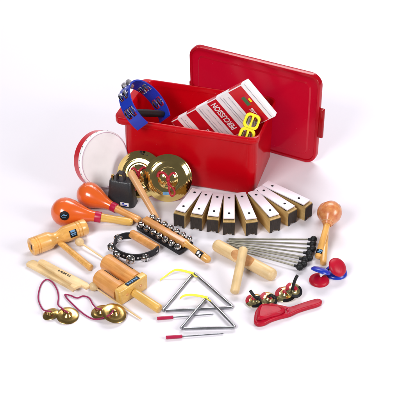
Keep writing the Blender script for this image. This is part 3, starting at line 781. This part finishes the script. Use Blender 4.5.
triangle((194, 273), (162.5, 311), (233.5, 307.5), 0.0042, 'larger silver triangle with yellow cord, lying beside the wooden handle', [(160, 280, 0.003), (165, 276.5, 0.006), (172, 271.5, 0.016), (177, 269.8, 0.019), (185, 271.2, 0.016), (193.5, 273.5, 0.011)], 'larger')
triangle((207, 298.5), (180.5, 330), (235.5, 328.5), 0.0040, 'smaller silver triangle with yellow cord, overlapping the larger triangle', [(180, 299.5, 0.012), (184, 296.8, 0.018), (191, 296, 0.018), (199, 297, 0.016), (207.5, 298.8, 0.012)], 'smaller')
bpy.data.objects['triangle.001'].location.z += 0.004
def striker(A, M, B, label):
    a = G(*A, 0.0048); b = G(*B, 0.003); fr = frame_x(a, b); L = (b - a).length; g = (G(*M, 0.0045) - a).length
    t = thing('triangle_striker', label, 'striker', fr, group='triangle strikers with magenta grips')
    mb = MB(); mb.lathe(rod_profile(g, 0.0045, 0.0015), seg=18); mb.build('grip', M_vinyl, t)
    mb = MB(); mb.lathe([(g - 0.004, 0), (g - 0.004, 0.0017), (L, 0.0017), (L, 0)], seg=12); mb.build('rod', M_steel, t)
striker((157, 318.5), (173.2, 317.3), (213, 314), 'thin steel striker with magenta grip, below the larger triangle')
striker((165.8, 337.5), (182.3, 336), (223, 333.5), 'thin steel striker with magenta grip, in front of the smaller triangle')

# ------------------------------------------------------------------ resonator bars
bars = [((180.0, 210.8), (196.8, 189.8), 'leftmost white-topped resonator bar, standing next to the front cymbal'),
        ((196.8, 213.5), (207.2, 192.2), 'second white-topped resonator bar from the left, beside the one by the cymbal'),
        ((213.0, 215.8), (218.0, 194.4), 'third resonator bar from the left, before the upright-pointing middle one'),
        ((229.0, 218.4), (229.2, 194.8), 'fourth resonator bar from the left, the one pointing straight to the front'),
        ((251.4, 218.6), (240.6, 193.2), 'fifth resonator bar from the left, first one turned toward the right'),
        ((274.5, 215.3), (253.2, 191.6), 'sixth resonator bar from the left, just right of the bin front corner'),
        ((291.3, 208.0), (259.3, 187.8), 'second resonator bar from the right end, beside the outermost longest one'),
        ((307.3, 202.3), (266.3, 183.2), 'rightmost and longest resonator bar, nearest to the lid')]
BZ = 0.054; bw = 0.0345
def bar_outline(h): return [(-bw / 2, 0), (-bw * 0.30, 0), (-bw * 0.20, 0.009), (-bw * 0.06, 0.0065), (0, 0.003), (bw * 0.06, 0.0065), (bw * 0.20, 0.009), (bw * 0.30, 0), (bw / 2, 0), (bw / 2, h), (-bw / 2, h)]
for (n_, f_, lab) in bars:
    a = G(*n_, BZ); b = G(*f_, BZ); a.z = b.z = 0; fr = frame_x(a, b); L = (b - a).length + 0.009
    t = thing('resonator_bar', lab, 'resonator bar', fr, group='row of white-topped resonator bars')
    T = Matrix(((0, 0, 1, 0), (1, 0, 0, 0), (0, 1, 0, 0), (0, 0, 0, 1)))     # outline xy -> yz, z -> x
    mb = MB(); mb.prism(bar_outline(BZ - 0.007), -0.006, L - 0.004, 0.0008, 1, T=T); mb.build('resonator_box', W_bar, t)
    for xe0, xe1 in ((-0.0085, -0.0063), (L - 0.0037, L - 0.0015)):
        mb = MB(); mb.prism([(y * 0.985, z if z < 0.02 else BZ - 0.0100) for y, z in bar_outline(0.05)], xe0, xe1, 0.0004, 1, T=T)
        mb.build('end_cap', M_capk, t)
    mb = MB()
    for xx in (0.02 * L + 0.004, 0.9 * L - 0.004): mb.box((0.012, bw - 0.004, 0.003), (xx + 0.003, 0, BZ - 0.0053))
    mb.box((L * 0.9, bw - 0.008, 0.0024), (L / 2 - 0.002, 0, BZ - 0.0056)); mb.build('felt_strip', M_rubber, t)
    mb = MB(); mb.box((L - 0.006, bw - 0.003, 0.004), (L / 2 - 0.002, 0, BZ - 0.0015), bev=0.0009, seg=2); mb.build('tone_plate', M_lav, t)
    for xx in (0.19 * L, 0.80 * L):
        mb = MB(); mb.lathe([(0, 0), (0, 0.0038), (0.0014, 0.0034), (0.0024, 0.0014), (0.0024, 0)], frame_x(Vector((xx, 0, BZ + 0.0004)), Vector((xx, 0, BZ + 1))), 16)
        mb.build('pin', M_black, t)

# ------------------------------------------------------------------ mallets
heads = [(313.6, 239.3), (312.8, 244.0), (312.6, 248.8), (309.0, 253.3), (309.4, 257.8), (304.8, 259.6), (303.8, 264.0), (299.6, 267.0)]
tails = [(228.5, 239.0), (230, 240.5), (226.5, 241.0), (229, 242.5), (225.5, 243.2), (228.5, 245), (225, 245.6), (227, 247.2)]
desc = ['topmost mallet of the fan, its black head nearest the resonator bars', 'second mallet from the top of the fan, thin grey shaft and black head',
        'third mallet from the top of the fan, thin grey shaft and black head', 'fourth mallet from the top of the fan, thin grey shaft and black head',
        'fifth mallet from the top of the fan, its black head nearest the small maracas', 'sixth mallet from the top of the fan, thin grey shaft and black head',
        'seventh mallet from the top, beside the bottom one of the fan', 'bottommost mallet of the fan, its black head closest to the finger cymbals']
for i, (h, tl_) in enumerate(zip(heads, tails)):
    zh = 0.0106; b = G(*h, zh); a = G(*tl_, 0.0035 + 0.0045 * (i % 2)); fr = frame_x(a, b); L = (b - a).length
    t = thing('mallet', desc[i], 'mallet', fr, group='mallets with black heads')
    mb = MB(); mb.lathe(rod_profile(L - 0.006, 0.0023, 0.001), seg=12); mb.build('shaft', M_shaft, t)
    mb = MB(); ball(mb, (L, 0, 0), 0.0099); mb.lathe([(L - 0.016, 0), (L - 0.016, 0.0036), (L - 0.007, 0.0046), (L - 0.007, 0)], seg=14); mb.build('mallet_head', M_rubber, t)

# ------------------------------------------------------------------ claves
cr_ = 0.0178; A = G(214.5, 249.0); B = G(274.5, 281.5); fr = frame_x(A, B); L = (B - A).length
t = thing('hollowed_clave', 'thick pale wooden clave with a scooped brown hollow, lying under the thin stick', 'clave', fr)
mb = MB(); seg = 128; inv = fr.to_3x3().inverted(); t_ = inv @ (TC + Vector((0, 0, 0.55))); an = math.atan2(t_.z, t_.y) 
prf = rod_profile(L, cr_, 0.012); xs = []
dense = []
for (x0_, r0_), (x1_, r1_) in zip(prf, prf[1:]):
    nsub = 16 if (x1_ - x0_) > 0.006 else 1
    for k in range(nsub): dense.append((x0_ + (x1_ - x0_) * k / nsub, r0_ + (r1_ - r0_) * k / nsub))
dense.append(prf[-1])
mb.lathe(dense, Matrix.Translation((0, 0, cr_)), seg)
cx_, hl = L * 0.50, L * 0.17
dirv = Vector((0, math.cos(an), math.sin(an)))
for v in mb.bm.verts:
    q = v.co - Vector((0, 0, cr_)); dd = (q.x - cx_) / hl
    if abs(dd) < 1:
        depth = cr_ * 0.62 * (1 - dd * dd) ** 0.5 if abs(dd) < 1 else 0
        h = q.y * dirv.y + q.z * dirv.z; lim = cr_ - depth
        if h > lim: v.co -= dirv * (h - lim)
mb.bm.normal_update()
for f_ in mb.bm.faces:
    c_ = f_.calc_center_median(); q = c_ - Vector((0, 0, cr_)); r_q = math.hypot(q.y, q.z)
    if abs(q.x - cx_) < hl and r_q < cr_ * 0.955: f_.material_index = 1
mb.build('clave_body', [W_pale, W_scoop], t)
A = G(234.4, 293.0, 0.0125); B = G(243.6, 248.0, 0.0585); fr = frame_x(A, B)
t = thing('clave_stick', 'thin pale wooden clave stick resting across the thick hollowed clave', 'clave', fr)
mb = MB(); mb.lathe(rod_profile((B - A).length, 0.0122, 0.006), seg=32); mb.build('stick_body', W_pale, t)

# ------------------------------------------------------------------ small natural maracas
def small_maraca(cpx, cz, epx, label, rh, hm, sticker):
    c = G(*cpx, cz); e = G(*epx, 0.0095); fr = frame_x(c, e); L = (e - c).length
    t = thing('small_maraca', label, 'maraca', fr, group='small gourd maracas')
    mb = MB(); mb.lathe([(-rh * 1.08, 0), (-rh * 1.05, rh * 0.22), (-rh * 0.9, rh * 0.55), (-rh * 0.55, rh * 0.87), (-rh * 0.1, rh), (rh * 0.35, rh * 0.95), (rh * 0.75, rh * 0.74), (rh * 1.05, rh * 0.52), (rh * 1.3, rh * 0.42), (rh * 1.36, rh * 0.38), (rh * 1.36, 0)], seg=44)
    mb.build('shaker_head', M_gourd, t)
    mb = MB(); mb.tube([(rh * 1.12, rh * 0.505 * math.cos(2 * PI * k / 28), rh * 0.505 * math.sin(2 * PI * k / 28)) for k in range(28)], 0.0011, 8, closed=True); mb.build('binding', W_pink, t)
    x0 = rh * 1.3; mb = MB(); mb.lathe([(x, r) for x, r in [(x0, 0), (x0, 0.0085), (x0 + 0.01, 0.0088), (L - 0.01, 0.0095), (L - 0.003, 0.0085), (L, 0.004), (L + 0.0003, 0)]], seg=24); mb.build('handle', hm, t)
    if sticker:
        mb = MB(); mb.lathe([(L - 0.026, 0.0098), (L - 0.012, 0.0099)], None, 20, 0, 0, 2 * PI - 0.001); mb.build('label_patch', M_black, t)
        inv = fr.to_3x3().inverted(); t_ = inv @ TC; an = math.atan2(t_.z, t_.y)
        mb = MB(); mb.lathe([(L - 0.024, 0.0102), (L - 0.019, 0.0102)], None, 6, 0, an - 0.6, an + 0.5); mb.lathe([(L - 0.017, 0.0102), (L - 0.014, 0.0102)], None, 6, 0, an - 0.2, an + 0.8); mb.build('label_mark', M_lblue, t)
    return t, fr, L
sm, frm, Lm = small_maraca((330.5, 212.5), 0.060, (317.8, 258.5), 'upper small gourd maraca with a sticker at the end of its wooden handle', 0.0325, W_gold, True)
c = frm.inverted() @ (G(338.5, 206.5, 0.074)); cc = c.normalized() * 0.0322
mb = MB(); mb.lathe([(-0.003, 0.0048), (0.0012, 0.0045), (0.0020, 0)], frame_x(cc, cc * 1.3), 14); mb.build('hole_disc', M_dark, sm)  # raised dark disc stands in for the shaded hole in the head
small_maraca((327.3, 212.5), 0.031, (323.2, 264.5), 'lower small gourd maraca tucked beneath the other, plain handle without sticker', 0.030, W_gold, False)

# ------------------------------------------------------------------ finger castanets
def shell_prof(r): return [(0.0, 0), (0.0, r * 0.55), (0.0022, r * 0.6), (0.0022, r * 0.72), (0, r * 0.8), (0, r * 0.97), (0.0015, r), (0.005, r * 0.97), (0.009, r * 0.8), (0.0115, r * 0.45), (0.012, 0)]
def castanet_shell(parent, name, c, n_, r, m):
    F = axes(n_.normalized(), Vector((0.3, 1, 0))).to_4x4(); F.translation = c
    mb = MB(); mb.lathe(shell_prof(r), F, 44); return mb.build(name, m, parent, world=True)
t = thing('castanet_pair', 'left finger castanet, red shell on the floor and blue shell raised edge-on behind', 'castanets', loc=G(319, 281), group='red and blue finger castanets')
castanet_shell(t, 'red_shell', G(319, 281, 0.0005), Vector((0, -0.04, 1)), 0.0270, M_cast)
bn = (UP + TC * 0.10 + XR * 0.28).normalized()
castanet_shell(t, 'blue_shell', G(320.5, 272.0, 0.031), bn, 0.0270, M_blue)
mb = MB(); mb.tube(smooth_path([G(321, 276.5, 0.014), G(320.5, 273.8, 0.024), G(322.5, 273, 0.034), G(324, 274.5, 0.030)], 6), 0.0026, 8); ball(mb, G(321.6, 274.3, 0.031), 0.0045); mb.build('elastic', M_white, t, world=True)
t = thing('castanet_pair', 'right finger castanet, blue shell on the floor with the red shell tilted open above', 'castanets', loc=G(336, 273), group='red and blue finger castanets')
castanet_shell(t, 'blue_shell', G(336.0, 273.0, 0.0005), Vector((0, 0.0, 1)), 0.0300, M_blue)
rn = (XR * 0.42 + UP * 0.42 + TC * 0.78).normalized()
castanet_shell(t, 'red_shell', G(337.0, 267.5, 0.030), rn, 0.0270, M_cast)
mb = MB(); mb.tube(smooth_path([G(327, 272, 0.010), G(329.5, 268.5, 0.022), G(332, 267, 0.028)], 6), 0.0022, 8); mb.build('elastic', M_black, t, world=True)

# ------------------------------------------------------------------ small finger cymbals with black finger loops
M_fc = mat('pale_brass', (0.90, 0.76, 0.36), 0.2, metal=1, rvar=0.06)
def zill(label, plates, loops):
    t = thing('finger_cymbals', label, 'finger cymbals', loc=G(*plates[0][:2]), group='finger cymbals with black loops')
    for (px, py, r, z, tilt) in plates:
        ob = finger_cymbal(t, px, py, r, z, tilt, M_fc)
        n_ = tilt.normalized(); F = axes(n_, Vector((0, 1, 0.1))).to_4x4(); F.translation = G(px, py, z)
        mb = MB(); mb.lathe([(0.0135, 0), (0.0135, 0.005), (0.011, 0.0075), (0.0105, 0)], F, 20); mb.build('red_reflection_disc', M_cast, t, world=True)  # red disc standing in for red reflections in the brass
        # black sector over part of the rim
        mb = MB()
        mb.lathe([(0.0050, r * 0.72), (0.0030, r * 1.0), (0.0018, r * 1.02)], F, 14, a0=PI * 0.90, a1=PI * 1.75); mb.build('rim_sector', M_black, t, world=True)
        mb = MB(); mb.lathe([(0.0050, r * 0.62), (0.0032, r * 1.0)], F, 14, a0=PI * 0.15, a1=PI * 0.60); mb.build('rim_sector', M_cast, t, world=True)  # red sector, a reflection painted onto the plate
    for P_ in loops:
        mb = MB(); mb.tube(smooth_path([G(*p) for p in P_], 6), 0.0042, 10); mb.build('finger_loop', M_rubber, t, world=True)
zill('left finger cymbals with painted red reflections and black loops, just above the red clapper head',
     [(254.5, 301.0, 0.0235, 0.006, Vector((-0.12, -0.1, 1))), (268.5, 299.5, 0.0235, 0.011, Vector((0.2, -0.15, 1)))],
     [[(257, 299, 0.020), (253.8, 295.5, 0.030), (250, 290.5, 0.038)], [(268.5, 296.5, 0.025), (271.5, 295.3, 0.034), (274.5, 298.5, 0.027)], [(256.5, 299, 0.020), (258, 297, 0.026), (260, 300.5, 0.018)]])
zill('right finger cymbals with a tall black loop standing up, between clave and castanets',
     [(285.5, 294.5, 0.0275, 0.007, Vector((-0.1, -0.1, 1))), (293.5, 290.5, 0.0235, 0.022, Vector((0.3, -0.25, 1)))],
     [[(292.2, 290, 0.034), (293.5, 284.5, 0.050), (295.5, 279, 0.064), (297.5, 275.2, 0.073)]])

# ------------------------------------------------------------------ red hand castanet on a handle
A = G(256, 316); B = G(321, 303); fr = frame_x(A, B); fi = fr.inverted()
t = thing('handle_castanet', 'red plastic castanet clapper with a fan shaped head and long handle', 'castanets', fr)
def outl(pl, z): return [tuple((fi @ G(px, py, z)).xy) for px, py in pl]
def smooth2(pl, n=4): return [(v.x, v.y) for v in smooth_path([Vector((p[0], p[1], 0)) for p in pl], n, closed=True)]
head = [(254, 319.5), (255.5, 312), (261, 306.5), (270, 304.5), (281, 306.5), (290, 308), (300, 304.8), (310, 301.6), (317, 300), (321.2, 301.2), (321.5, 304), (317, 306.5), (308, 309.0), (298, 312.3), (290, 316), (280, 318.5), (271, 321.5), (264, 325), (257.5, 325.5), (254.2, 323)]
mb = MB(); mb.prism(smooth2(outl(head, 0.006)), 0.0, 0.013, 0.004, 3); mb.build('paddle', M_cast, t)
def sc_(pl, c, k): return [(c[0] + (p[0] - c[0]) * k, c[1] + (p[1] - c[1]) * k) for p in pl]
top = [(256.5, 314), (258.5, 306), (263.5, 303.2), (272, 303.8), (280, 305), (285.5, 308.5), (281, 312.5), (272, 315), (263, 318), (257.5, 318)]
o_ = smooth2(outl(top, 0.022)); cx0 = sum(p[0] for p in o_) / len(o_); cy0 = sum(p[1] for p in o_) / len(o_)
mb = MB(); Tl = Matrix.Translation((0, 0, 0.0135)) @ Matrix.Rotation(R_(-5), 4, 'Y')
mb.loft([[(cx0 + (x - cx0) * k, cy0 + (y - cy0) * k, z) for x, y in o_] for k, z in ((0.94, 0.0), (1.0, 0.002), (1.0, 0.005), (0.93, 0.009), (0.78, 0.011), (0.72, 0.0085), (0.35, 0.0075))], 0, True, True, T=Matrix.Translation((0, 0, 0.0135)))
mb.build('clapper_shell', M_cast, t)
mb = MB(); mb.tube(smooth_path([G(286, 310, 0.012), G(287.5, 308, 0.018), G(289, 311, 0.018), G(287.5, 314.5, 0.012)], 6), 0.0016, 8); mb.build('elastic', M_band, t, world=True)

# ------------------------------------------------------------------ light: studio softboxes, pale surround
def area(name, loc, target, sx, sy, power, col=(1, 1, 1)):
    l = bpy.data.lights.new(name, 'AREA'); l.shape = 'RECTANGLE'; l.size = sx; l.size_y = sy; l.energy = power; l.color = col
    o = bpy.data.objects.new(name, l); COL.objects.link(o); o.location = loc
    o.rotation_euler = (Vector(target) - Vector(loc)).to_track_quat('-Z', 'Y').to_euler(); return o
area('softbox_key', (-1.4, -2.2, 2.1), (0, 0.05, 0.05), 1.1, 1.1, 60, (1, 0.985, 0.97))
area('softbox_back', (0.45, 1.7, 2.3), (0.05, 0.1, 0), 1.6, 1.0, 34, (0.98, 0.98, 1))
area('softbox_right', (2.0, -1.2, 1.3), (0, 0, 0.05), 0.8, 1.1, 31, (1, 0.97, 0.98))
area('backdrop_light', (0, 2.2, 2.8), (0, 3.6, 0.2), 4.5, 0.8, 60)
w = bpy.data.worlds.new('World'); sc.world = w; w.use_nodes = True
bg = w.node_tree.nodes['Background']; bg.inputs[0].default_value = (0.96, 0.95, 1.0, 1); bg.inputs[1].default_value = 0.10

sc.view_settings.view_transform = 'Standard'; sc.view_settings.look = 'None'; sc.view_settings.exposure = 0.34; sc.view_settings.gamma = 1
sc.cycles.max_bounces = 8; sc.cycles.use_denoising = True
